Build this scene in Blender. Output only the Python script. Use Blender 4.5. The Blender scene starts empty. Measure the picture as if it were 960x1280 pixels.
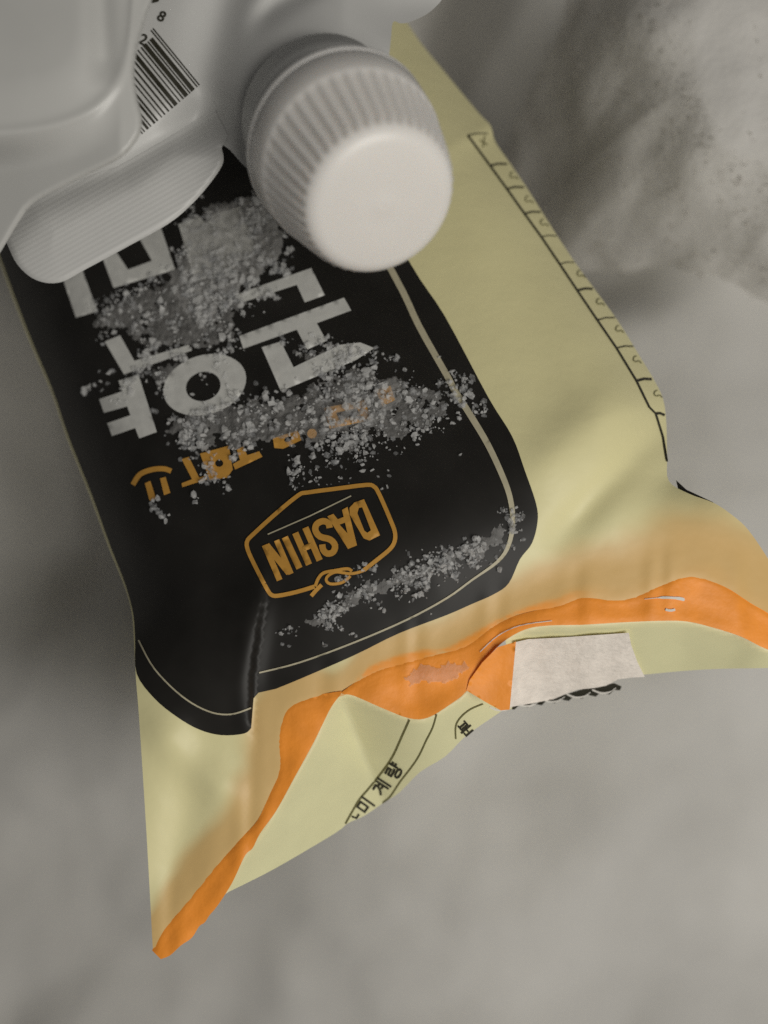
import bpy, math, random
import numpy as np
from mathutils import Vector, Matrix, noise
from mathutils.geometry import delaunay_2d_cdt

random.seed(7)
RNG = np.random.default_rng(7)
C = bpy.context.scene.collection
SC = bpy.context.scene

# ------------------------------------------------------------------ camera
H = 0.50                      # camera height above the underside of the freezer floor
K = 2 * math.tan(math.radians(22.5)) / 960.0
cam = bpy.data.cameras.new('camera'); camo = bpy.data.objects.new('camera', cam); C.objects.link(camo)
camo.location = (0, 0, H); camo.rotation_euler = (0, 0, 0)
cam.sensor_fit = 'HORIZONTAL'; cam.sensor_width = 36; cam.lens = 18 / math.tan(math.radians(22.5))
cam.clip_start = 0.01; cam.clip_end = 20
cam.dof.use_dof = True; cam.dof.focus_distance = 0.310; cam.dof.aperture_fstop = 5.6
SC.camera = camo

# ------------------------------------------------------------------ light
w = bpy.data.worlds.new('World'); SC.world = w; w.use_nodes = True
bg = w.node_tree.nodes['Background']; bg.inputs[0].default_value = (1.0, 0.97, 0.93, 1); bg.inputs[1].default_value = 0.066
def area(name, loc, target, size, power, col):
    l = bpy.data.lights.new(name, 'AREA'); l.shape = 'DISK'; l.size = size; l.energy = power; l.color = col
    o = bpy.data.objects.new(name, l); C.objects.link(o); o.location = loc
    o.rotation_euler = (Vector(target) - Vector(loc)).to_track_quat('-Z', 'Y').to_euler()
    return o
area('room_lamp', (0.37, -0.25, 0.92), (0.03, -0.04, 0.12), 0.50, 5.1, (1.0, 0.965, 0.90))
vs = SC.view_settings
vs.view_transform = 'Standard'; vs.look = 'None'; vs.exposure = 0.0; vs.gamma = 1.0; vs.use_curve_mapping = False
SC.cycles.use_denoising = False

# ------------------------------------------------------------------ helpers
def P(p, d):
    p = np.asarray(p, float); d = np.asarray(d, float)
    return np.stack([(p[:, 0] - 480) * K * d, (640 - p[:, 1]) * K * d, H - d], 1)
def PX(x, y, d): return Vector(P([(x, y)], [d])[0])

def catmull(pts, n=8, closed=False):
    pts = [np.array(p, float) for p in pts]; out = []; m = len(pts)
    for i in range(m if closed else m - 1):
        if closed: p0, p1, p2, p3 = pts[i-1], pts[i], pts[(i+1) % m], pts[(i+2) % m]
        else: p0, p1, p2, p3 = pts[max(i-1, 0)], pts[i], pts[i+1], pts[min(i+2, m-1)]
        for j in range(n):
            t = j / n
            out.append(0.5*((2*p1)+(-p0+p2)*t+(2*p0-5*p1+4*p2-p3)*t*t+(-p0+3*p1-3*p2+p3)*t**3))
    if not closed: out.append(pts[-1])
    return np.array(out)
def resample(pts, s, closed=True):
    pts = np.asarray(pts, float); out = []; m = len(pts)
    for i in range(m if closed else m - 1):
        a, b = pts[i], pts[(i+1) % m]; L = np.hypot(*(b-a)); n = max(1, int(math.ceil(L / s)))
        for j in range(n): out.append(a + (b-a) * j / n)
    if not closed: out.append(pts[-1])
    return np.array(out)
def inside(p, poly):
    p = np.asarray(p, float); poly = np.asarray(poly, float); c = np.zeros(len(p), bool)
    x, y = p[:, 0], p[:, 1]; m = len(poly); j = m - 1
    for i in range(m):
        xi, yi = poly[i]; xj, yj = poly[j]
        if yi != yj:
            c ^= ((yi > y) != (yj > y)) & (x < (xj-xi) * (y-yi) / (yj-yi) + xi)
        j = i
    return c
def pdist(p, line):
    p = np.asarray(p, float); line = np.asarray(line, float); best = np.full(len(p), 1e9)
    for a, b in zip(line[:-1], line[1:]):
        ab = b - a; L2 = max(ab @ ab, 1e-9)
        t = np.clip(((p - a) @ ab) / L2, 0, 1); q = a + t[:, None] * ab
        best = np.minimum(best, np.hypot(*(p - q).T))
    return best
def sst(a, b, x):
    t = np.clip((np.asarray(x, float) - a) / (b - a), 0, 1); return t*t*(3-2*t)
def stroke(pts, width, closed=False):
    pts = np.asarray(pts, float); m = len(pts); wd = np.broadcast_to(np.asarray(width, float), (m,)) / 2
    if closed: tn = np.roll(pts, -1, 0) - np.roll(pts, 1, 0)
    else: tn = np.gradient(pts, axis=0)
    tn /= np.maximum(np.hypot(tn[:, 0], tn[:, 1]), 1e-9)[:, None]
    nr = np.stack([-tn[:, 1], tn[:, 0]], 1)
    a, b = pts + nr * wd[:, None], pts - nr * wd[:, None]
    if closed: return [a, b]
    return [np.concatenate([a, b[::-1]])]
def ellipse(cx, cy, rx, ry, ang=0, n=36):
    t = np.linspace(0, 2*np.pi, n, endpoint=False); x, y = rx*np.cos(t), ry*np.sin(t)
    c, s = math.cos(ang), math.sin(ang); return np.stack([cx + c*x - s*y, cy + s*x + c*y], 1)

def tri2d(loops, s, fill=True):
    """triangulated 2-D region (even-odd over the loops) with interior points every s px"""
    loops = [resample(l, s) for l in loops]
    V = []; E = []
    for l in loops:
        b = len(V); V += [tuple(q) for q in l]; E += [(b+i, b+(i+1) % len(l)) for i in range(len(l))]
    allp = np.concatenate(loops); lo, hi = allp.min(0), allp.max(0)
    if fill:
        gx, gy = np.meshgrid(np.arange(lo[0], hi[0], s), np.arange(lo[1], hi[1], s * 0.87))
        gx = gx + (np.arange(gx.shape[0]) % 2)[:, None] * s / 2
        g = np.stack([gx.ravel(), gy.ravel()], 1); m = np.zeros(len(g), bool); dd = np.full(len(g), 1e9)
        for l in loops:
            m ^= inside(g, l); dd = np.minimum(dd, pdist(g, np.concatenate([l, l[:1]])))
        V += [tuple(q) for q in g[m & (dd > 0.45 * s)]]
    r = delaunay_2d_cdt([Vector(v) for v in V], E, [], 0, 1e-4, False)
    vv = np.array([tuple(v) for v in r[0]]); ff = np.array([f for f in r[2] if len(f) == 3])
    cen = vv[ff].mean(1); keep = np.zeros(len(ff), bool)
    for l in loops: keep ^= inside(cen, l)
    ff = ff[keep]
    a, b, c = vv[ff[:, 0]], vv[ff[:, 1]], vv[ff[:, 2]]
    ar = (b[:, 0]-a[:, 0])*(c[:, 1]-a[:, 1]) - (b[:, 1]-a[:, 1])*(c[:, 0]-a[:, 0])
    ff[ar > 0] = ff[ar > 0][:, ::-1]             # image y runs down: flip so that normals face up
    return vv, ff

def link(name, verts, faces, m=None, parent=None, smooth=True):
    me = bpy.data.meshes.new(name); me.from_pydata([tuple(map(float, v)) for v in verts], [], [tuple(map(int, f)) for f in faces])
    me.validate(); me.update()
    if smooth: me.polygons.foreach_set('use_smooth', [True] * len(me.polygons))
    o = bpy.data.objects.new(name, me); C.objects.link(o)
    if m: me.materials.append(m)
    if parent:
        o.parent = parent; o.matrix_parent_inverse = Matrix.Translation(parent_world(parent)).inverted()
    return o
def parent_world(o):
    v = Vector(o.location); p = o.parent
    if p: v = v + (parent_world(p) if o.matrix_parent_inverse == Matrix() else Vector((0, 0, 0)))
    return v
def sheet(name, loops, dfn, m, parent, s=8, off=0.0, thick=0.0, fill=True):
    loops = loops if isinstance(loops, list) and np.ndim(loops[0]) == 2 else [np.asarray(loops, float)]
    vv, ff = tri2d(loops, s, fill)
    top = P(vv, dfn(vv) - off)
    if not thick: return link(name, top, ff, m, parent)
    t = min(thick, 0.00004); n = len(vv); bot = top - np.array([0, 0, t])
    e = np.sort(np.concatenate([ff[:, [0, 1]], ff[:, [1, 2]], ff[:, [2, 0]]]), 1)
    ue, ct = np.unique(e, axis=0, return_counts=True); ue = ue[ct == 1]; k = len(ue)
    V = np.concatenate([top, bot, top[ue[:, 0]], top[ue[:, 1]], bot[ue[:, 1]], bot[ue[:, 0]]]); r = np.arange(k) + 2*n
    Fs = [list(f) for f in ff] + [list(f[::-1]) for f in ff + n] + [list(q) for q in np.stack([r, r+k, r+2*k, r+3*k], 1)]
    return link(name, V, Fs, m, parent)
def decal(name, loopsets, dfn, m, parent, s=7, off=0.0004):
    """flat print: several separate shapes joined in one mesh, lying on the film"""
    VV = []; FF = []; b = 0
    for ls in loopsets:
        ls = ls if isinstance(ls, list) else [ls]
        vv, ff = tri2d(ls, s); VV.append(P(vv, dfn(vv) - off)); FF.append(ff + b); b += len(vv)
    return link(name, np.concatenate(VV), np.concatenate(FF), m, parent)
def empty(name, loc, label=None, cat=None):
    o = bpy.data.objects.new(name, None); C.objects.link(o); o.location = loc; o.empty_display_size = 0.02
    if label: o['label'] = label; o['category'] = cat
    return o
def fbm(p, scale, octv=4, seed=0.0):
    return np.array([noise.fractal(Vector((a*scale + seed, b*scale - seed, seed*0.37)), 1.0, 2.0, octv) for a, b in p])

# ------------------------------------------------------------------ materials
def mat(name, col, rough=0.5, spec=0.5, noise_amt=0.0, noise_scale=200, bump=0.0, bump_scale=900, sss=0.0, coat=0.0):
    m = bpy.data.materials.new(name); m.use_nodes = True; nt = m.node_tree; b = nt.nodes['Principled BSDF']
    b.inputs['Base Color'].default_value = (*col, 1); b.inputs['Roughness'].default_value = rough
    b.inputs['Specular IOR Level'].default_value = spec
    if coat: b.inputs['Coat Weight'].default_value = coat; b.inputs['Coat Roughness'].default_value = 0.25
    if sss:
        b.inputs['Subsurface Weight'].default_value = sss; b.inputs['Subsurface Radius'].default_value = (1, 0.9, 0.8); b.inputs['Subsurface Scale'].default_value = 0.009
    tc = nt.nodes.new('ShaderNodeTexCoord')
    if noise_amt:
        n = nt.nodes.new('ShaderNodeTexNoise'); n.inputs['Scale'].default_value = noise_scale; n.inputs['Detail'].default_value = 5
        nt.links.new(tc.outputs['Object'], n.inputs['Vector'])
        mp = nt.nodes.new('ShaderNodeMapRange'); mp.inputs[3].default_value = 1 - noise_amt; mp.inputs[4].default_value = 1 + noise_amt
        mp.inputs[1].default_value = 0.25; mp.inputs[2].default_value = 0.75
        nt.links.new(n.outputs['Fac'], mp.inputs[0])
        mx = nt.nodes.new('ShaderNodeVectorMath'); mx.operation = 'SCALE'; mx.inputs[0].default_value = col
        nt.links.new(mp.outputs[0], mx.inputs['Scale']); nt.links.new(mx.outputs[0], b.inputs['Base Color'])
    if bump:
        n2 = nt.nodes.new('ShaderNodeTexNoise'); n2.inputs['Scale'].default_value = bump_scale; n2.inputs['Detail'].default_value = 6
        nt.links.new(tc.outputs['Object'], n2.inputs['Vector'])
        bp = nt.nodes.new('ShaderNodeBump'); bp.inputs['Strength'].default_value = bump; bp.inputs['Distance'].default_value = 0.001
        nt.links.new(n2.outputs['Fac'], bp.inputs['Height']); nt.links.new(bp.outputs[0], b.inputs['Normal'])
    return m
M = {}
M['black'] = mat('black_print', (0.018, 0.0168, 0.015), 0.45, 0.22, 0.25, 60)
M['letter'] = mat('pale_print', (0.62, 0.62, 0.59), 0.5, 0.35, 0.10, 250)
M['gold'] = mat('gold_print', (0.56, 0.29, 0.055), 0.5, 0.35, 0.10, 250)
M['rule'] = mat('tan_print', (0.48, 0.44, 0.31), 0.5, 0.35, 0.10, 250)
M['ink'] = mat('dark_ink', (0.03, 0.028, 0.018), 0.6, 0.3)
M['faint'] = mat('olive_ink', (0.16, 0.15, 0.06), 0.6, 0.3)
M['pale'] = mat('pale_yellow_film', (0.77, 0.745, 0.45), 0.45, 0.4, 0.04, 80)
M['orange'] = mat('orange_film', (1.0, 0.345, 0.042), 0.5, 0.4, 0.10, 120, 0.15, 500)
M['tape'] = mat('frosted_tape', (0.90, 0.83, 0.75), 0.6, 0.4, 0.10, 300, 0.4, 700)
M['torn'] = mat('torn_white_edge', (0.75, 0.72, 0.66), 0.6, 0.3)
M['white'] = mat('white_plastic', (0.58, 0.58, 0.565), 0.42, 0.4, 0.03, 60, sss=0.0)
M['capw'] = mat('white_cap_plastic', (0.82, 0.795, 0.76), 0.38, 0.45, 0.02, 60, sss=0.4)
M['gloss'] = mat('glossy_white_plastic', (0.54, 0.54, 0.52), 0.33, 0.4, 0.04, 40)
M['frost'] = mat('freezer_frost', (0.57, 0.56, 0.535), 0.9, 0.15, 0.24, 6, 0.12, 500)
M['bank'] = mat('fluffy_frost', (0.68, 0.665, 0.635), 0.95, 0.1, 0.10, 30, 0.5, 420)
M['rime'] = mat('rime_needles', (0.74, 0.72, 0.69), 0.8, 0.2)
_n = M['rime'].node_tree; _l = _n.nodes.new('ShaderNodeBsdfTranslucent'); _l.inputs[0].default_value = (0.82, 0.80, 0.77, 1); _y = _n.nodes.new('ShaderNodeMixShader'); _y.inputs[0].default_value = 0.75
_n.links.new(_n.nodes['Principled BSDF'].outputs[0], _y.inputs[1]); _n.links.new(_l.outputs[0], _y.inputs[2]); _n.links.new(_y.outputs[0], _n.nodes['Material Output'].inputs[0])
M['ice'] = mat('snow_crystal', (0.82, 0.82, 0.81), 0.45, 0.5, 0.12, 300)
M['snow'] = mat('packed_snow', (0.74, 0.73, 0.71), 0.85, 0.15, 0.30, 400, 0.5, 1200)
M['clear'] = mat('clear_ice', (0.80, 0.81, 0.82), 0.25, 0.6, 0.12, 300)
for _k, _f in (('snow', 0.30), ('ice', 0.46), ('clear', 0.18)):               # ice lets much of what lies under it show through
    _n = M[_k].node_tree; _t = _n.nodes.new('ShaderNodeBsdfTransparent'); _x = _n.nodes.new('ShaderNodeMixShader'); _x.inputs[0].default_value = _f
    _l = _n.nodes.new('ShaderNodeBsdfTranslucent'); _l.inputs[0].default_value = (0.8, 0.8, 0.79, 1); _y = _n.nodes.new('ShaderNodeMixShader'); _y.inputs[0].default_value = 0.35
    _n.links.new(_n.nodes['Principled BSDF'].outputs[0], _y.inputs[1]); _n.links.new(_l.outputs[0], _y.inputs[2])
    _n.links.new(_t.outputs[0], _x.inputs[1]); _n.links.new(_y.outputs[0], _x.inputs[2]); _n.links.new(_x.outputs[0], _n.nodes['Material Output'].inputs[0])

# bag film: pale yellow with an amber printed fade towards the seal
m = bpy.data.materials.new('yellow_bag_film'); m.use_nodes = True; nt = m.node_tree; b = nt.nodes['Principled BSDF']
b.inputs['Roughness'].default_value = 0.45; b.inputs['Specular IOR Level'].default_value = 0.4
at = nt.nodes.new('ShaderNodeAttribute'); at.attribute_name = 'amber'
rp = nt.nodes.new('ShaderNodeValToRGB'); cr = rp.color_ramp
_nz = nt.nodes.new('ShaderNodeTexNoise'); _nz.inputs['Scale'].default_value = 55; _nz.inputs['Detail'].default_value = 3; _tc = nt.nodes.new('ShaderNodeTexCoord'); nt.links.new(_tc.outputs['Object'], _nz.inputs['Vector'])
_bp = nt.nodes.new('ShaderNodeBump'); _bp.inputs['Strength'].default_value = 0.25; _bp.inputs['Distance'].default_value = 0.002; nt.links.new(_nz.outputs['Fac'], _bp.inputs['Height']); nt.links.new(_bp.outputs[0], b.inputs['Normal'])
cr.elements[0].position = 0; cr.elements[0].color = (0.80, 0.745, 0.42, 1)
cr.elements[1].position = 1; cr.elements[1].color = (0.95, 0.36, 0.05, 1)
e = cr.elements.new(0.45); e.color = (0.70, 0.50, 0.22, 1)
e = cr.elements.new(0.80); e.color = (0.76, 0.47, 0.17, 1)
nt.links.new(at.outputs['Fac'], rp.inputs['Fac']); nt.links.new(rp.outputs['Color'], b.inputs['Base Color'])
M['film'] = m

# ------------------------------------------------------------------ freezer floor and frost bank
def grid(x0, x1, y0, y1, s):
    xs = np.arange(x0, x1, s); ys = np.arange(y0, y1, s); X, Y = np.meshgrid(xs, ys)
    nx, ny = len(xs), len(ys); i = np.arange(nx*ny).reshape(ny, nx)
    F = np.stack([i[:-1, :-1], i[:-1, 1:], i[1:, 1:], i[1:, :-1]], -1).reshape(-1, 4)
    return np.stack([X.ravel(), Y.ravel()], 1), F
g, F = grid(-0.5, 0.5, -0.55, 0.55, 0.005)
z = 0.034 + 0.022*fbm(g, 7, 2, 3.1) + 0.0022*fbm(g, 30, 2, 8.2) + 0.0004*fbm(g, 160, 3, 1.7)
crev = P([(520, -120), (560, 20), (640, 130), (700, 230), (760, 330)], [0.46]*5)[:, :2]
z = z + 0.030*sst(-0.22, -0.32, g[:, 1] + 0.03*fbm(g, 14, 2, 6.6) + 0.25*np.clip(g[:, 0], 0, 1))
z = z - 0.16*np.exp(-(pdist(g, crev)/0.034)**2)*sst(0.06, 0.23, g[:, 1])
crev = P([(-90, 250), (-50, 400), (-10, 560), (15, 680)], [0.46]*4)[:, :2]
z = z - 0.10*np.exp(-(pdist(g, crev)/0.042)**2)  # hollow added along the left so the floor there falls into shade
fl = link('freezer_floor', np.column_stack([g, z]), F, M['frost']); fl['kind'] = 'structure'
# bank of frost on the far wall: its foot follows a line from the top of the frame to the right edge
foot = P([(640, -160), (668, 60), (672, 150), (722, 250), (785, 315), (850, 375), (930, 425), (1010, 440), (1300, 520)], [0.40]*9)[:, :2]
poly = np.concatenate([foot, [(0.7, 0.6), (0.05, 0.6)]])
g, F = grid(0.0, 0.40, 0.02, 0.42, 0.0018)
sd = pdist(g, foot) * np.where(inside(g, poly), 1, -1)
sd = sd + 0.010*fbm(g, 20, 2, 5.5)
z = -0.17 + 0.250*sst(-0.040, 0.075, sd) + 0.02*np.clip(sd, 0, 0.2)/0.1
V = np.column_stack([g, z]); nx = int(round(len(np.arange(0.0, 0.40, 0.0018)))); Z = z.reshape(-1, nx)
gy, gx = np.gradient(Z, 0.0018); N_ = np.stack([-gx.ravel(), -gy.ravel(), np.ones(len(z))], 1); N_ /= np.linalg.norm(N_, axis=1)[:, None]
amp = np.array([0.0060*noise.fractal(Vector(q)*16, 1.0, 2.0, 2) + 0.0005*noise.fractal(Vector(q)*120, 1.0, 2.0, 3) for q in V])
V = V + N_*amp[:, None]
bk = link('frost_bank', V, F, M['bank']); bk['kind'] = 'structure'
# rime: loose tufts of tiny needles standing on the bank
rr = np.random.default_rng(3); pick = rr.integers(0, len(V), 80000); pv = V[pick]; pn = N_[pick]
cl = np.array([noise.fractal(Vector(q)*60, 1.0, 2.0, 3) + 0.6*noise.noise(Vector(q)*190) for q in pv])
ok = (rr.random(len(pv)) < 1/(1+np.exp(-(2.5*cl + 0.8)))) & (pv[:, 2] > -0.05) & (rr.random(len(pv)) < np.clip((0.97 - pn[:, 2])*5, 0.06, 1))
pv, pn, cl = pv[ok], pn[ok], cl[ok]; n = len(pv)
pv = pv + rr.normal(0, 0.0009, (n, 3)); r = (0.00025 + 0.0006*rr.random((n, 1))**2)
tip = pv + (pn*0.7 + rr.normal(0, 0.6, (n, 3)))*r*(1.5 + 1.6*np.clip(cl, 0, 1)[:, None])
b3 = [pv + rr.normal(0, 1, (n, 3))*r*0.6 for _ in range(3)]
TV = np.stack([tip] + b3, 1).reshape(-1, 3); tf = np.array([(0, 1, 2), (0, 2, 3), (0, 3, 1), (1, 3, 2)])
TF = (np.arange(n)[:, None, None]*4 + tf[None]).reshape(-1, 3)
rm = link('frost_rime', TV, TF, M['rime'], None, False); rm['kind'] = 'stuff'; rm['label'] = 'fuzzy white rime needles covering the frost bank at the upper right'; rm['category'] = 'frost'

# ------------------------------------------------------------------ the food bag
LEFT = catmull([(-90, 90), (-45, 200), (0, 328), (33, 417), (63, 487), (84, 548), (112, 618), (136, 684), (155, 731), (165, 768), (168, 815), (170, 850), (174, 900), (183, 1040), (191, 1186)], 4)
RIGHT = catmull([(440, -100), (510, 30), (560, 95), (599, 142), (613, 157), (619, 177), (636, 202), (658, 234), (689, 283), (716, 324), (740, 357), (773, 402), (802, 449), (816, 472), (829, 499), (833, 531), (834, 570), (836, 601), (861, 617), (893, 629), (918, 646), (935, 662), (956, 692), (975, 725), (1010, 800)], 4)
SEAL = catmull([(191, 1186), (204, 1160), (232, 1126), (272, 1078), (322, 1025), (336, 994), (348, 963), (346, 929), (350, 901), (362, 881), (390, 870), (426, 864), (466, 838), (535, 818), (581, 806), (618, 780), (654, 764), (697, 756), (727, 745), (768, 748), (793, 744), (827, 729), (864, 718), (902, 729), (935, 750), (960, 765), (1010, 800)], 4)
LOWER = catmull([(213, 1194), (249, 1160), (272, 1132), (306, 1070), (325, 1042), (345, 1014), (367, 974), (390, 932), (412, 884), (426, 868), (443, 870), (480, 886), (512, 898), (535, 897), (562, 881), (583, 865), (602, 829), (627, 804), (656, 787), (685, 782), (727, 781), (777, 778), (827, 776), (860, 777), (893, 785), (927, 796), (960, 812), (1010, 822)], 4)

def D(p):
    p = np.asarray(p, float); x, y = p[:, 0], p[:, 1]
    a = 0.42*(x-480) + 0.91*(y-640)
    d = 0.316 - 0.000125*(a - 45*np.logaddexp(0, (a-95)/45))
    dl, dr, ds = pdist(p, LEFT), pdist(p, RIGHT), pdist(p, SEAL)
    k = 1 - 0.85*sst(10, 190, a)
    d = d + k*(1 - 0.95*sst(690, 850, y))*0.024*np.clip(1 - dl/95, 0, 1)**2.2 + k*0.022*np.clip(1 - dr/95, 0, 1)**2.2
    # crown of the full bag across its width
    u = dl/(dl+dr+1e-6); d = d - 0.010*k*np.sin(np.pi*u)
    # trough in front of the seal, with small gathers
    d = d + 0.0012*np.exp(-((ds-46)/38)**2)*sst(-260, 60, x-300)
    d = d + 0.00025*np.sin(x*0.10 + 2.0*np.sin(x*0.061) + 1.6*np.sin(x*0.023))*np.exp(-((ds-14)/26)**2)
    # pulled corner at the lower left: a fold that steps down to its right
    fx = 326 - 0.045*(y-740) + 6*np.sin(y*0.02); q = fx - x; wy = sst(690, 790, y)*(1 - sst(850, 960, y))
    d = d - wy*0.0040*np.where(q > 0, np.exp(-np.maximum(q, 0)/170), 0)*sst(-24, 20, q)
    d = d + wy*0.0012*np.exp(-np.abs(np.minimum(q, 0))/38)*(1-sst(-24, 20, q))
    # soft creases
    def crease(A, B, wd, amp):
        A, B = np.array(A, float), np.array(B, float); ab = B-A; L = np.hypot(*ab)
        t = ((p-A) @ ab)/L/L; s = ((x-A[0])*ab[1] - (y-A[1])*ab[0])/L
        return amp*np.exp(-(s/wd)**2)*sst(-0.15, 0.25, t)*(1-sst(0.75, 1.15, t))
    d = d + crease((830, 530), (690, 680), 22, 0.0035) - crease((800, 470), (660, 600), 34, 0.0025)
    d = d + crease((760, 690), (470, 830), 26, 0.0007) + crease((640, 300), (690, 520), 40, 0.0012)
    d = d - crease((185, 900), (300, 1010), 26, 0.003) + crease((250, 900), (215, 1130), 30, 0.0025)
    d = d + crease((520, 730), (330, 800), 30, 0.0012)
    return d

# black printed panel
panel = np.concatenate([
    catmull([(-86, 92), (-43, 202), (2, 328), (35.5, 417), (65, 487), (86, 548), (114, 618), (138, 684), (156.5, 731), (166.5, 768), (169, 800), (171, 842), (193, 873), (221, 896), (249, 912), (277, 919), (305, 917), (314, 910)], 4),
    [(317, 873), (323, 866)],
    catmull([(345, 861), (379, 847), (443, 819), (498, 792), (558, 769), (590, 755), (617, 743), (636, 729), (650, 699), (665, 679), (672, 652), (670, 629), (656, 588), (640, 545), (610, 496), (556, 395), (511, 326), (420, 160), (300, -40)], 4)])
bag = empty('food_bag', PX(450, 520, 0.36), 'yellow frozen food bag with black printed panel and orange seal, dusted with ice crystals', 'food bag')
under = SEAL + np.array([4.0, 5.5])*np.sin(np.pi*np.linspace(0, 1, len(SEAL)))[:, None]**0.3     # the film runs on a little beneath the seal band
outline = np.concatenate([LEFT, under[1:-1], RIGHT[::-1][:-1]])
outline = resample(outline, 7)
vv, ff = tri2d([outline], 6.0)
_c = vv[ff].mean(1); ff = ff[~(inside(_c, panel) & (pdist(_c, np.concatenate([panel, panel[:1]])) > 10))]     # the print is the film inside its border
dist_s = pdist(vv, SEAL)
base = P(vv, D(vv)); nb = len(vv)
# the sides and the underside: the outline carried down and in
ring = resample(outline, 6.0); ring_d = D(ring); n = len(ring); cen = np.array([430., 520.])
V = [base]; Fc = [list(map(int, f)) for f in ff]; prev = None
# skirt starts exactly on the outline
rows = [(0.0, 0.0), (0.02, 0.010), (0.07, 0.026), (0.18, 0.042), (0.40, 0.050)]
st = nb
for t, dz in rows:
    q = ring*(1-t) + cen*t
    V.append(P(q, np.minimum(np.minimum(ring_d, 0.345) + dz*np.clip((0.455-ring_d)/0.12, 0.2, 1) + np.maximum(ring_d-0.345, 0), 0.45)))
for r in range(len(rows)-1):
    for i in range(n):
        j = (i+1) % n; A = st + r*n
        Fc.append([A+i, A+n+i, A+n+j, A+j])
last = st + (len(rows)-1)*n
V.append(P([cen], [0.42])); c = last + n
for i in range(n): Fc.append([last+i, c, last+(i+1) % n])
V = np.concatenate(V)
film = link('bag_film', V, Fc, M['film'], bag)
amb = np.zeros(len(V))
x, y = vv[:, 0], vv[:, 1]
nz = fbm(vv, 0.012, 3, 2.0)
wid = np.interp(x, [180, 230, 330, 430, 560, 640, 760, 850, 960], [34, 52, 62, 40, 70, 66, 92, 112, 120])
t = np.clip(1 - (dist_s + 10*nz)/wid, 0, 1)
left_arm = 1 - sst(340, 420, x)
am = np.where(t > 0, 0.62*sst(0.0, 0.62, t), 0) + 0.42*sst(0.80, 1.0, t)*sst(380, 450, x)*(1-0.75*sst(640, 800, x))
am = am * (1 - 0.15*left_arm)
amb[:nb] = np.clip(am, 0, 1)
at_ = film.data.attributes.new('amber', 'FLOAT', 'POINT'); at_.data.foreach_set('value', amb.astype(np.float32))

def DP(p):
    x, y = p[:, 0], p[:, 1]; fx = 326 - 0.045*(y-740) + 6*np.sin(y*0.02)
    return D(p) - 0.0003 - 0.0009*np.exp(-((x-fx)/16)**2)*sst(660, 740, y)
panel_o = decal('printed_panel', [panel], DP, M['black'], bag, 5, 0.0)
D2 = DP
line = catmull([(380, 150), (490, 339), (524, 408), (559, 470), (569, 489), (588, 519), (610, 556), (629, 597), (638, 624), (641, 652), (636, 681), (622, 702), (590, 725), (558, 748), (508, 775), (443, 803), (375, 828), (324, 841)], 4)
wd = np.interp(np.linspace(0, 1, len(line)), [0, .3, .5, .6, .7, 1], [8, 8, 6.5, 5, 2.6, 2.0])
decal('border_line', [stroke(line, wd)], D2, M['rule'], bag, 5)
decal('border_line', [stroke(catmull([(173, 800), (193, 836), (227, 870), (260, 889), (288, 893), (314, 885)], 5), 2.0)], D2, M['rule'], bag, 5)

def A(*q): return np.array(q, float)
def letter(shapes, m=M['letter'], name='letter'): return decal(name, shapes, D2, m, bag, 6, 0.0005)
letter([A((79, 350), (103, 338), (122, 389), (95, 397)), [A((114, 284), (192, 258), (219, 337), (142, 360)), A((138, 304), (172, 294), (190, 326), (160, 337))]])
letter([A((131, 427), (150, 419), (168, 451), (236, 431), (240, 438), (155, 468)),
        A((148, 476), (173, 468), (196, 540), (174, 548), (169, 535), (140, 545), (134, 529), (163, 519), (159, 508), (130, 516), (124, 499), (153, 489)),
        [ellipse(256, 481, 53, 37, -0.30), ellipse(254, 483, 22, 18, -0.30)]])
letter([A((295, 368), (389, 335), (406, 369), (381, 378), (371, 356), (300, 379)),
        A((299, 420), (430, 372), (439, 388), (396, 404), (408, 426), (384, 437), (371, 412), (304, 436)),
        A((327, 434), (351, 427), (367, 459), (425, 431), (450, 428), (468, 435), (445, 450), (351, 489))])
letter([A((223, 280), (250, 271), (256, 278), (263, 275), (261, 270), (300, 258), (322, 318), (298, 326), (290, 340), (244, 352))])
g_ = M['gold']
letter([stroke(catmull([(166, 606), (175, 593), (190, 587), (205, 586), (214, 589)], 5), 6.5), A((181, 604), (188, 601), (195, 623), (187, 626)), A((200, 598), (207, 596), (213, 616), (205, 619))], g_, 'smile_mark')
letter([A((227, 604), (240, 599), (227, 574), (236, 571), (249, 597), (258, 594), (259, 599), (228, 609))], g_)
letter([[A((250, 567), (286, 557), (291, 587), (284, 597), (262, 600)), ellipse(274, 579, 5, 4.5)], A((296, 562), (304, 558), (309, 569), (324, 564), (328, 571), (294, 587), (291, 580), (300, 575))], g_)
letter([[A((341, 548), (372, 538), (377, 550), (354, 561), (343, 560)), ellipse(360, 549, 5, 3, -0.4)], ellipse(390, 542, 6, 6)], g_)
letter([[A((405, 510), (456, 500), (464, 525), (412, 536)), A((420, 516), (446, 510), (450, 518), (424, 525))], A((470, 488), (488, 482), (494, 500), (478, 508))], g_)

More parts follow.
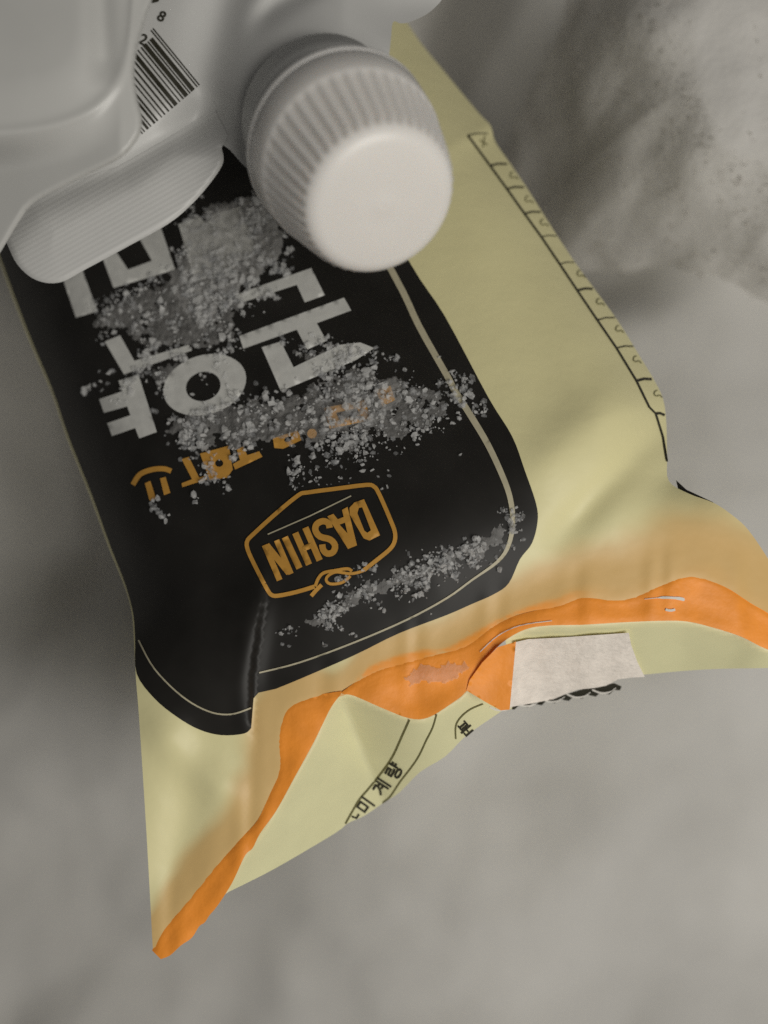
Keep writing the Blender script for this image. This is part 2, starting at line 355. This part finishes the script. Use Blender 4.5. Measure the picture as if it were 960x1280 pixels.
# badge with the maker's name
def L7(*q): return np.array([(290 + a/4.364, 590 + b/4.364) for a, b in q])
frame = np.concatenate([L7((705, 545), (640, 560)), ]) 
fr = catmull(L7((720, 535), (790, 480), (862, 420), (888, 375), (888, 325), (868, 270), (830, 180), (795, 105), (775, 80), (735, 70), (560, 92), (410, 112), (360, 128), (230, 235), (110, 345), (84, 375), (82, 410), (105, 470), (165, 590), (195, 645), (215, 670), (250, 675), (350, 655), (450, 625)), 3)
badge = letter([stroke(fr, 5.2)], g_, 'badge_frame')
letter([stroke(catmull([(394, 733), (398, 723), (405, 716), (420, 713), (434, 711), (440, 714)], 5), 4.0), stroke(catmull([(455, 713), (446, 716), (436, 717), (420, 715), (410, 720), (408, 726), (414, 730), (428, 728), (438, 720)], 5), 3.6), stroke(A((402, 731), (395, 738), (389, 745)), 5.0)], g_, 'badge_knot')
letter([stroke(L7((195, 340), (425, 240), (650, 130)), 1.6)], M['rule'], 'badge_line')
letter([[L7((720, 148), (808, 345), (750, 374), (718, 362), (642, 232), (641, 195), (668, 166)), L7((692, 196), (710, 192), (758, 318), (738, 332), (722, 320), (684, 225))]], g_)
letter([[L7((520, 242), (553, 228), (577, 258), (609, 245), (600, 207), (630, 190), (682, 400), (633, 420)), L7((587, 287), (616, 276), (630, 335))]], g_)
letter([stroke(catmull(L7((533, 305), (524, 278), (495, 268), (462, 285), (455, 318), (480, 352), (535, 368), (562, 400), (552, 436), (520, 445), (498, 425), (492, 395)), 3), 8.0)], g_)
letter([stroke(L7((345, 332), (420, 505)), 8.0), stroke(L7((400, 303), (478, 482)), 8.0), stroke(L7((385, 420), (442, 396)), 7.0)], g_)
letter([stroke(L7((288, 355), (368, 525)), 8.2)], g_)
letter([stroke(L7((178, 398), (260, 590)), 7.4), stroke(L7((243, 372), (322, 556)), 7.0), stroke(L7((188, 398), (312, 552)), 8.0)], g_)

# the ruled scale down the right edge
nodes = [(585, 169), (613, 207), (634, 236), (656, 267), (677, 296), (700, 330), (722, 363), (747, 400), (771, 435), (796, 476), (812, 509), (820, 517), (829, 546), (834, 577)]
ticks = [((585, 169), (610, 167)), ((613, 207), (634, 205)), ((634, 236), (655, 234)), ((656, 267), (676, 265)), ((677, 296), (696, 295)), ((700, 330), (718, 328)), ((722, 363), (741, 361)), ((747, 400), (769, 397)), ((771, 435), (792, 433)), ((796, 476), (815, 474)), ((820, 517), (831, 519))]
wt = [1.4, 2.4, 2.2, 2.2, 1.2, 1.2, 2.8, 1.5, 1.6, 3.2, 3.2]
decal('ruled_scale', [stroke(A(*nodes), 2.4)] + [stroke(A(a, ((a[0]+b[0])/2, (a[1]+b[1])/2 - 1.5), b), q) for (a, b), q in zip(ticks, wt)], D, M['ink'], bag, 4, 0.0006)
for cx, cy in [(643, 219), (662, 249), (681, 278), (727, 342), (751, 377), (775, 411), (797, 449), (823, 492)]:
    pts = [(cx-1, cy-4), (cx-4, cy-3), (cx-5, cy+1), (cx-2, cy+3), (cx+2, cy+2), (cx+5, cy+5)]
    decal('digit', [stroke(catmull(pts, 3), 1.2)], D, M['faint'], bag, 3, 0.0006)
decal('digit', [stroke(A((600, 175), (610, 181)), 1.3), stroke(A((606, 170), (604, 184)), 1.3)], D, M['faint'], bag, 3, 0.0006)

# seal fin: orange band, pale margin behind it, serrated cut edge
def SEALD(p):
    dl = pdist(p, LOWER); x = p[:, 0]
    return D(p) + 0.0006*(1 - sst(0, 5, pdist(p, SEAL))) - 0.0002 - 0.0009*sst(0, 30, pdist(p, SEAL)) - 0.0009*np.exp(-(dl/16)**2) - 0.0003*np.sin(x*0.07)*sst(0, 20, pdist(p, SEAL))
fr1 = np.concatenate([catmull([(190, 1188), (204, 1160), (232, 1126), (250, 1102), (272, 1078), (300, 1049), (322, 1025), (336, 994), (348, 963), (346, 929), (350, 901), (362, 881), (390, 870), (427, 864)], 4),
                      catmull([(426, 868), (414, 884), (402, 908), (390, 932), (367, 974), (345, 1014), (325, 1042), (316, 1060), (306, 1070), (290, 1104), (272, 1132), (262, 1144), (256, 1153), (249, 1158), (240, 1172), (226, 1182), (213, 1194), (201, 1199)], 4)])
sheet('seal_band', [fr1], SEALD, M['orange'], bag, 4, 0.0, 0.0)
up2 = catmull([(426, 866), (466, 840), (535, 819), (581, 806), (618, 780), (643, 770), (697, 756), (727, 745), (768, 748), (793, 744), (827, 729), (864, 718), (902, 729), (935, 750), (960, 765), (1010, 800)], 4)
lo2 = catmull([(1012, 826), (960, 812), (927, 796), (893, 785), (860, 777), (827, 776), (777, 778), (727, 781), (685, 782), (656, 787), (627, 804), (602, 832), (583, 864), (562, 881), (535, 897), (512, 898), (480, 886), (443, 870), (430, 868)], 4)
sheet('seal_band', [np.concatenate([up2, lo2])], SEALD, M['orange'], bag, 4, 0.0, 0.0)
fold = A((583, 863), (587, 850), (603, 828), (622, 809), (645, 802), (641, 845), (637, 887), (626, 888), (606, 877))
sheet('seal_fold', [fold], lambda p: SEALD(p) - 0.0015 + 0.00004*(p[:, 1]-830), M['orange'], bag, 5, 0.0, 0.0004)
def BACKD(p): return D(p) + 0.004 + 0.00034*pdist(p, LOWER)
back = np.concatenate([catmull([(205, 1190), (249, 1150), (300, 1060), (340, 1000), (385, 920), (410, 870), (430, 858), (480, 872), (512, 884), (545, 880), (580, 850), (600, 850)], 3), [(640, 850), (640, 886), (627, 889)],
                       catmull([(606, 903), (580, 922), (556, 946), (525, 965), (500, 990), (480, 1003), (455, 1020), (435, 1029), (418, 1042), (345, 1085), (300, 1108), (277, 1121), (225, 1165)], 3)])
sheet('back_panel', [back], BACKD, M['pale'], bag, 6, 0.0, 0.0004)
back2 = np.concatenate([catmull([(630, 790), (700, 770), (780, 766), (860, 766), (927, 785), (1010, 812)], 3), catmull([(1012, 832), (960, 835), (900, 836), (850, 839), (808, 843), (770, 846), (640, 850)], 3)])
sheet('back_panel', [back2], BACKD, M['pale'], bag, 6, 0.0, 0.0004)
TAPED = lambda p: BACKD(p) - 0.0022 - 0.0004*np.sin(p[:, 0]*0.13 + 0.8*np.sin(p[:, 1]*0.07)) - 0.0003*np.sin(p[:, 1]*0.19 + p[:, 0]*0.05)
sheet('tape', [A((643, 803), (660, 799), (700, 797), (742, 794), (786, 791), (789, 806), (797, 828), (806, 846), (790, 847), (773, 849), (758, 857), (743, 860), (722, 862), (706, 868), (692, 874), (660, 880), (637, 884), (640, 845))], TAPED, M['tape'], bag, 5, 0.0, 0.0006)
zz = [(622, 884), (660, 879), (700, 870), (740, 858), (768, 854), (777, 858)]
low = [(775, 863)] 
for i in range(9):
    xx = 768 - i*17; yy = 864 + (768-xx)*0.16
    low += [(xx, yy - 1.5), (xx-6, yy + 4), (xx-12, yy + 3)]
low = [q for q in low if q[0] > 628] + [(626, 887)]
sheet('cut_edge', [np.array(zz + low, float)], BACKD, M['ink'], bag, 4, -0.0003, 0.0003)
for q, wd_ in [([(806, 749), (828, 747), (848, 748), (856, 750)], [0.8]*4+[3.0]*4+[4.0]*4+[1.0]), ([(832, 762), (836, 763), (840, 763), (844, 762)], 3.0), ([(600, 815), (622, 795), (650, 782), (690, 776)], 1.0)]:
    decal('frost_highlight', [stroke(catmull(q, 4), wd_)], SEALD, M['torn'], bag, 3, 0.0004)  # frost streaks on the seal, their glossy highlight painted as white strokes
sc_ = []
for i in range(5):
    xx = 770 - i*32; yy = 861 + (770-xx)*0.17
    sc_.append(stroke(catmull([(xx, yy - 1), (xx-9, yy + 4.5), (xx-20, yy + 5), (xx-30, yy + 1)], 4), [1.0]*4 + [2.0]*5 + [2.2]*3 + [1.0]))
decal('torn_edge', sc_, BACKD, M['torn'], bag, 3, 0.0004)
sheet('back_corner', [A((845, 600), (858, 612), (892, 628), (872, 634), (850, 622))], lambda p: D(p) + 0.006, M['black'], bag, 5, 0.0, 0.0004)
# print on the back panel
ml = [stroke(catmull([(512, 900), (503, 920), (491, 946), (478, 965), (462, 985), (450, 999), (441, 1014), (432, 1030)], 4), 2.0),
      stroke(catmull([(546, 893), (541, 910), (533, 926), (524, 945), (514, 960), (500, 978), (488, 996), (478, 1004)], 4), 1.6),
      stroke(catmull([(604, 880), (588, 887), (576, 897), (570, 908), (570, 924)], 4), 1.6)]
decal('outline_print', ml, BACKD, M['faint'], bag, 5, 0.0006)
def txt(name, body, px, py, size_px, ang, m, parent, dfn, off=0.0006):
    """flat lettering: the characters' outlines laid on the film"""
    cu = bpy.data.curves.new(name, 'FONT'); cu.body = body; cu.size = 1.0; cu.align_x = 'CENTER'; cu.align_y = 'CENTER'; cu.resolution_u = 3; cu.offset = 0.018
    o = bpy.data.objects.new(name, cu); C.objects.link(o)
    dg = bpy.context.evaluated_depsgraph_get(); me = bpy.data.meshes.new_from_object(o.evaluated_get(dg))
    bpy.data.objects.remove(o); bpy.data.curves.remove(cu)
    v = np.array([tuple(q.co)[:2] for q in me.vertices]); f = [tuple(p.vertices) for p in me.polygons]
    if len(v) == 0: return None
    c, s = math.cos(ang), math.sin(ang); v = v*size_px
    q = np.stack([px + c*v[:, 0] + s*v[:, 1], py + s*v[:, 0] - c*v[:, 1]], 1)
    bpy.data.meshes.remove(me)
    return link(name, P(q, dfn(q) - off), f, m, parent)
for ch, px, py, a in [('미', 458, 1008, -0.95), ('계', 478, 985, -1.0), ('량', 494, 965, -1.05)]:
    txt('letter', ch, px, py, 22, a, M['ink'], bag, BACKD, 0.0008)
decal('letter', [stroke(A((440, 1021), (446, 1023), (449, 1018)), 2.2)], BACKD, M['ink'], bag, 3, 0.0008)
txt('letter', '분', 583, 912, 19, -0.7, M['ink'], bag, BACKD, 0.0008)

# ------------------------------------------------------------------ ice crystals lying on the bag
def crystals(name, jobs, m, layers=1.0):
    """jobs: (polygon, count, size min, size max, pile height px)"""
    g_r = (1+5**0.5)/2
    ico = np.array([(-1, g_r, 0), (1, g_r, 0), (-1, -g_r, 0), (1, -g_r, 0), (0, -1, g_r), (0, 1, g_r), (0, -1, -g_r), (0, 1, -g_r), (g_r, 0, -1), (g_r, 0, 1), (-g_r, 0, -1), (-g_r, 0, 1)])/1.9
    icf = np.array([(0, 11, 5), (0, 5, 1), (0, 1, 7), (0, 7, 10), (0, 10, 11), (1, 5, 9), (5, 11, 4), (11, 10, 2), (10, 7, 6), (7, 1, 8), (3, 9, 4), (3, 4, 2), (3, 2, 6), (3, 6, 8), (3, 8, 9), (4, 9, 5), (2, 4, 11), (6, 2, 10), (8, 6, 7), (9, 8, 1)])
    Vs = []; Fs = []; b = 0
    for poly, cnt, s0, s1, pile in jobs:
        poly = np.asarray(poly, float); lo, hi = poly.min(0)-6, poly.max(0)+6; got = []
        while len(got) < cnt:
            q = RNG.uniform(lo, hi, (4000, 2))
            ins = inside(q, poly); dd = pdist(q, np.concatenate([poly, poly[:1]])); sdd = np.where(ins, dd, -dd)
            nzv = np.array([noise.noise(Vector((a*0.035, c*0.035, 3.3))) + 0.7*noise.noise(Vector((a*0.11, c*0.11, 1.3))) for a, c in q])
            pr = 1/(1+np.exp(-(np.minimum(sdd, 14)/7 + 6.0*nzv - 1.2)))
            ok = RNG.random(len(q)) < pr**1.6
            for qq, dn, nn in zip(q[ok], sdd[ok], nzv[ok]): got.append((qq[0], qq[1], dn, nn))
        got = np.array(got[:cnt]); dq = D(got[:, :2])
        for (x, y, dn, nn), d0 in zip(got, dq):
            r = (s0 + (s1-s0)*random.random()**2.4)*K*0.31/2
            v = ico*(1+RNG.uniform(-0.45, 0.45, (12, 1)))*np.array([1, random.uniform(.5, 1), random.uniform(.4, .9)])*r
            R = np.array(Matrix.Rotation(random.uniform(0, 6.28), 3, Vector(RNG.normal(size=3)).normalized()))
            h = random.random()*pile*np.clip(dn/18 + 0.25 + 0.4*nn, 0, 1)*K*0.31
            c = P([(x, y)], [d0 - 0.0006 - 0.35*r - h])[0]
            Vs.append(v @ R.T + c); Fs.append(icf + b); b += 12
    o = link(name, np.concatenate(Vs), np.concatenate(Fs), m, None, False)
    o.data.materials.append(M['clear'])
    if len(o.data.polygons) == 20*len(Vs):
        o.data.polygons.foreach_set('material_index', np.repeat(RNG.random(len(Vs)) < 0.5, 20).astype(np.int32))
    return o
F1 = [(225, 278), (262, 250), (325, 232), (345, 262), (362, 300), (356, 330), (330, 348), (300, 368), (282, 402), (232, 405), (214, 372), (206, 340), (222, 310)]
F2 = [(100, 405), (134, 372), (172, 358), (210, 345), (300, 362), (352, 352), (336, 376), (300, 396), (300, 422), (276, 442), (230, 440), (172, 446), (150, 420), (108, 412)]
F2b = [(106, 478), (140, 462), (168, 470), (150, 500), (120, 490)]
F2c = [(178, 470), (196, 450), (230, 440), (270, 440), (300, 440), (240, 455), (205, 500), (196, 510)]
F3 = [(196, 540), (230, 502), (300, 497), (330, 482), (350, 492), (430, 452), (462, 452), (500, 470), (520, 500), (480, 530), (430, 548), (405, 562), (340, 560), (280, 572), (235, 568)]
F3b = [(430, 470), (500, 462), (560, 482), (575, 508), (556, 530), (520, 552), (470, 562), (415, 580), (410, 540)]
F3c = [(545, 480), (560, 470), (605, 488), (600, 505), (575, 515), (556, 505)]
F4 = [(470, 455), (530, 448), (590, 480), (570, 522), (550, 545), (470, 592), (350, 605), (345, 585), (420, 570)]
F5 = [(350, 802), (384, 768), (430, 735), (470, 716), (540, 700), (585, 668), (642, 640), (648, 662), (612, 702), (560, 716), (512, 738), (470, 758), (440, 768), (400, 790)]
F6 = [(355, 434), (420, 424), (470, 434), (462, 448), (380, 470), (368, 456)]
F7 = [(235, 600), (262, 585), (282, 596), (262, 625), (240, 632)]
F8 = [(348, 596), (372, 590), (384, 600), (365, 612)]
F9 = [(225, 520), (262, 512), (240, 560), (205, 562)]
fr = crystals('ice_crystals', [(F1, 900, 3, 13, 9), (F2, 560, 3, 12, 7), (F2b, 60, 3, 13, 5), (F2c, 110, 3, 12, 6), (F3, 860, 3, 12, 7), (F3b, 320, 2.5, 9, 3), (F3c, 110, 3, 11, 5), (F4, 300, 2, 9, 2), (F5, 820, 2.5, 9, 4), (F6, 260, 3, 9, 4), (F7, 60, 3, 11, 4), (F8, 24, 3, 10, 2), (F9, 110, 3, 10, 5)], M['ice'])
fr['kind'] = 'stuff'; fr['label'] = 'loose white ice crystals scattered over the black panel of the yellow bag'; fr['category'] = 'ice'
# packed snow between the crystals: lumpy crust with holes where it has no thickness
VV = []; FF = []; b = 0
for poly, th_, bias in [([(486, 850), (520, 822), (575, 822), (606, 826), (580, 856), (530, 868)], 3, 0.05), (F1, 12, 0.25), (F1, 6, 0.1), (F2, 9, 0.0), (F2c, 7, 0.0), (F3, 9, -0.05), (F5, 6, 0.0), (F6, 4, 0.0), (F3b, 4, -0.25)]:
    poly = np.asarray(poly, float); big = poly + 0
    vv_, ff_ = tri2d([big + np.array([b % 7, b % 5])*0.4], 2.2)
    e_ = pdist(vv_, np.concatenate([poly, poly[:1]]))
    nn_ = fbm(vv_, 0.05, 3, 7.7) + 0.6*fbm(vv_, 0.16, 3, 2.9)
    h_ = np.clip(e_/16, 0, 1) - 0.55 + bias*0.6 + 0.62*nn_
    keep = (h_[ff_] > 0).all(1)
    VV.append(P(vv_, (SEALD(vv_) if poly[0, 1] == 850 else D(vv_)) - 0.0005 - np.clip(h_, 0, 1.3)*th_*K*0.31*0.7)); FF.append(ff_[keep] + b); b += len(vv_)
VV = np.concatenate(VV); FF = np.concatenate(FF); used = np.unique(FF); mp_ = np.full(len(VV), -1); mp_[used] = np.arange(len(used))
cr_ = link('snow_crust', VV[used], mp_[FF], M['snow']); cr_['kind'] = 'stuff'; cr_['label'] = 'patchy grey white snow crust on the black panel under the loose crystals'; cr_['category'] = 'snow'
lump = crystals('ice_lump', [([(194, 630), (203, 627), (209, 635), (204, 645), (195, 642)], 26, 5, 12, 6)], M['ice'])
lump['label'] = 'single larger lump of ice below the gold smile mark'; lump['category'] = 'ice'

# ------------------------------------------------------------------ white spout pouch
axis_n = None
pouch = empty('spout_pouch', PX(300, 60, 0.33), 'white spout pouch with ribbed screw cap and barcode, lying on the yellow bag', 'pouch')
STRIP_TOP = A((-20, 330), (0, 288), (34, 250), (100, 224), (150, 207), (200, 178), (245, 150), (268, 136))
STRIP_LOW = catmull([(-10, 262), (8, 303), (22, 331), (45, 350), (75, 353), (110, 335), (160, 308), (210, 280), (240, 255), (265, 226), (279, 203), (277, 185)], 4)
EDGE_R = catmull([(277, 185), (292, 190), (318, 215), (400, 215), (470, 120), (500, 60), (490, 30)], 4)
NECK = np.array([445., 205.])
def POUCHD(p):
    x, y = p[:, 0], p[:, 1]
    d = 0.292 - 0.00003*(x-150)*0 + 0.00006*np.maximum(200-y, 0)*0
    dlow = pdist(p, STRIP_LOW)
    d = d + 0.0008*np.clip(1-dlow/7, 0, 1)**2.0 + 0.00003*np.maximum(60-dlow, 0)                          # the seal droops at its rim
    # the film lifts towards the spout
    r = np.hypot((x-400), (y-95)*1.0)
    d = d - 0.016*np.exp(-(r/110)**2)
    # hollow between the barcode face and the spout shoulder
    s = (x-268)*0.95 + (y-60)*0.2
    d = d + 0.006*np.exp(-(s/32)**2)*(1-sst(150, 200, y))
    s2 = (x-300)*0.57 + (y-62)*0.82
    d = d + 0.004*np.exp(-((s2+20)/16)**2)*sst(300, 340, x)*(1-sst(400, 440, x))
    # seal face steps slightly below the barcode face
    q = pdist(p, STRIP_TOP); below = (x*0.5 + y*0.87) - (10*0.5+297*0.87)
    d = d + 0.0035*np.exp(-(q/22)**2)
    d = d + 0.00010*np.maximum(x-430, 0)*sst(80, 0, y)
    return d
strip_poly = np.concatenate([STRIP_LOW[4:], [(285, 170), (275, 150), (268, 136)], STRIP_TOP[::-1][1:-1]])
def RIBD(p):
    v = (p[:, 0]-100)*0.49 + (p[:, 1]-290)*0.87
    return POUCHD(p) - 0.0001 - 0.00025*sst(4, 20, pdist(p, STRIP_TOP)) - 0.00006*np.sin(v*2*np.pi/6.0) - 0.00003*np.sin(((p[:,0]-100)*0.87-(p[:,1]-290)*0.49)*2*np.pi/5.0)*np.sin(v*2*np.pi/6.0)
body = np.concatenate([catmull([(277, 178), (284, 186), (300, 200), (330, 225), (360, 235), (400, 225), (450, 170), (480, 100), (490, 50), (491, 28), (510, 28), (531, 19), (552, 0), (575, -30), (590, -90)], 4), [(300, -120), (-60, -120), (-60, 330), (0, 312)], STRIP_TOP[2:-1], [(262, 150)]])
body = np.concatenate([catmull([(276, 180), (288, 188), (306, 208), (330, 225), (360, 230), (400, 215), (450, 160), (480, 100), (488, 55), (491, 28), (500, 29), (510, 28), (531, 19), (545, 8), (556, -6), (575, -40), (590, -90)], 4), [(300, -120), (-60, -120), (-60, 280), (40, 262), (100, 240), (160, 215), (220, 195)]])
def FILMD(p):
    q = pdist(p, STRIP_TOP); below = p[:, 1] > np.interp(p[:, 0], STRIP_TOP[:, 0], STRIP_TOP[:, 1])
    return POUCHD(p) + 0.0005*np.where(below & (p[:, 0] < 272), sst(0, 6, q), 0)
sheet('pouch_film', [body], FILMD, M['white'], pouch, 6, 0.0, 0.0006)
sheet('ribbed_seal', [strip_poly], RIBD, M['white'], pouch, 2.2, 0.0, 0.0009)
# barcode
u = np.array([58., 71.]); sdir = np.array([-0.76, 0.65]); o0 = np.array([192., 35.])
bars = []; s = 0.0
pat = [(1.6, 1.8), (1.6, 3.2), (5.5, 1.6), (1.8, 1.8), (5.6, 1.7), (2.0, 3.6), (1.6, 3.0), (5.2, 2.0), (2.4, 4.0), (2.2, 4.2), (2.0, 3.4), (1.6, 4.8), (2.4, 2.0), (3.0, 4.0), (1.8, 2.0), (3.4, 3.0), (1.6, 2), (1.6, 3)]
for i, (wb, gap) in enumerate(pat):
    a = o0 + sdir*s; b2 = o0 + sdir*(s+wb); l0 = 0.0 if i < 2 else 0.09
    bars.append(np.array([a+u*l0, b2+u*l0, b2+u, a+u])); s += wb+gap
decal('barcode', bars, POUCHD, M['ink'], pouch, 12, 0.0004)
ang = math.atan2(71, 58) - math.pi/2
for ch, px, py in [('8', 202, 21), ('2', 179, 50)]:
    txt('digit', ch, px, py, 19, ang + math.pi*0.0 + 1.2, M['ink'], pouch, POUCHD, 0.0006)
decal('printed_patch', [A((188, -12), (206, -14), (198, 2), (190, 4))], POUCHD, M['ink'], pouch, 5, 0.0005)

# spout and cap, turned about their own axis
FC = PX(479, 258, 0.252)                                   # centre of the cap's face
ray = (FC - Vector((0, 0, H))).normalized()
lat = Vector((0.58, -0.81, 0)); lat = (lat + ray*(-lat.dot(ray))).normalized()
th = math.radians(34); axis = (-ray*math.cos(th) + lat*math.sin(th)).normalized()
ex = axis.cross(Vector((0, 1, 0))).normalized(); ey = axis.cross(ex)
def lathe(name, prof, m, parent, n=96, ribs=None):
    V = []; F = []
    for (r, h, k) in prof:
        for i in range(n):
            t = 2*math.pi*i/n; rr = r
            if ribs and k: rr = r + k*(max(-0.35, math.cos(ribs*t)) - 0.5)
            V.append(FC + axis*h + ex*(rr*math.cos(t)) + ey*(rr*math.sin(t)))
    for j in range(len(prof)-1):
        for i in range(n):
            k = (i+1) % n; F.append((j*n+i, j*n+k, (j+1)*n+k, (j+1)*n+i))
    c0 = len(V); V.append(FC + axis*prof[0][1]); V.append(FC + axis*prof[-1][1])
    for i in range(n):
        k = (i+1) % n; F.append((c0, k, i)); F.append((c0+1, (len(prof)-1)*n+i, (len(prof)-1)*n+k))
    o = link(name, V, F, m, parent); o.data.update()
    return o
R = 0.0218
NR = 44
cap = lathe('cap', [(R*0.03, 0.0000, 0), (R*0.05, 0.00012, 0), (R*0.07, 0.0000, 0), (R*0.30, 0.0000, 0), (R*0.80, -0.0002, 0), (R*0.87, -0.0006, 0), (R*0.93, -0.0013, 0), (R*0.97, -0.0022, 0), (R*0.992, -0.0031, 0.0001), (R*1.01, -0.0040, 0.0006), (R*1.035, -0.0060, 0.0009), (R*1.125, -0.0140, 0.0008), (R*1.215, -0.0222, 0.0005), (R*1.235, -0.0238, 0.0001), (R*1.25, -0.0244, 0), (R*1.262, -0.0252, 0), (R*1.275, -0.0274, 0), (R*1.31, -0.0345, 0), (R*1.30, -0.0350, 0), (R*1.0, -0.0351, 0)], M['capw'], pouch, NR*10, NR)
lathe('tamper_ring', [(R*1.0, -0.0353, 0), (R*1.305, -0.0353, 0), (R*1.315, -0.0356, 0), (R*1.32, -0.0372, 0), (R*1.31, -0.0377, 0), (R*1.0, -0.0378, 0)], M['capw'], pouch, 120)
lathe('spout_neck', [(R*1.05, -0.0378, 0), (R*1.05, -0.040, 0), (R*1.12, -0.041, 0), (R*1.16, -0.0418, 0), (R*1.16, -0.0435, 0), (R*1.14, -0.0445, 0), (R*1.15, -0.046, 0), (R*1.15, -0.058, 0)], M['white'], pouch, 96)

# ------------------------------------------------------------------ white packet over the pouch, upper left
EDGE = catmull([(205, -70), (190, 0), (183, 20), (172, 60), (168, 90), (171, 120), (177, 145), (176, 165), (168, 180), (150, 198), (100, 223), (45, 252), (25, 275), (8, 303), (-5, 322), (-30, 340)], 5)
RIM = catmull([(175, -90), (167, 0), (163, 45), (156, 80), (140, 112), (115, 136), (80, 152), (40, 161), (0, 165), (-60, 168)], 5)
rim_poly = np.concatenate([RIM, [(-120, 168), (-120, -120)]])
def PACKD(p):
    x, y = p[:, 0], p[:, 1]; de = pdist(p, EDGE); dr = pdist(p, RIM); ins = inside(p, rim_poly)
    d = 0.268 + 0.0022*np.clip(1-de/5, 0, 1)**2 + 0.00005*np.where(ins, 0, np.minimum(dr, 150)) + 0.00008*np.where(ins, 0, np.clip(150-x, 0, 200)*sst(0, 50, dr))
    up = np.where(ins, sst(0, 26, dr), 0); d = d - 0.0006*np.exp(-(dr/7)**2) - 0.0005*np.exp(-(dr/2.2)**2)*(1-sst(40, 80, y))
    d = d - 0.002*np.where(ins, sst(0, 70, dr), 0) - np.where(ins, 0.0035*(1-np.exp(-dr/70)), 0)
    d = d + 0.0025*np.exp(-(((x-128)-(y-40)*0.05)/16)**2)*(1-sst(70, 110, y))
    return d
pk = np.concatenate([EDGE, [(-70, 345), (-110, 345), (-110, -90)]])
packet = empty('plastic_packet', PX(20, 100, 0.27), 'plain glossy white plastic packet with a raised rim, lying over the barcoded pouch', 'packet')
sheet('packet_shell', [pk], PACKD, M['gloss'], packet, 4, 0.0, 0.0006)
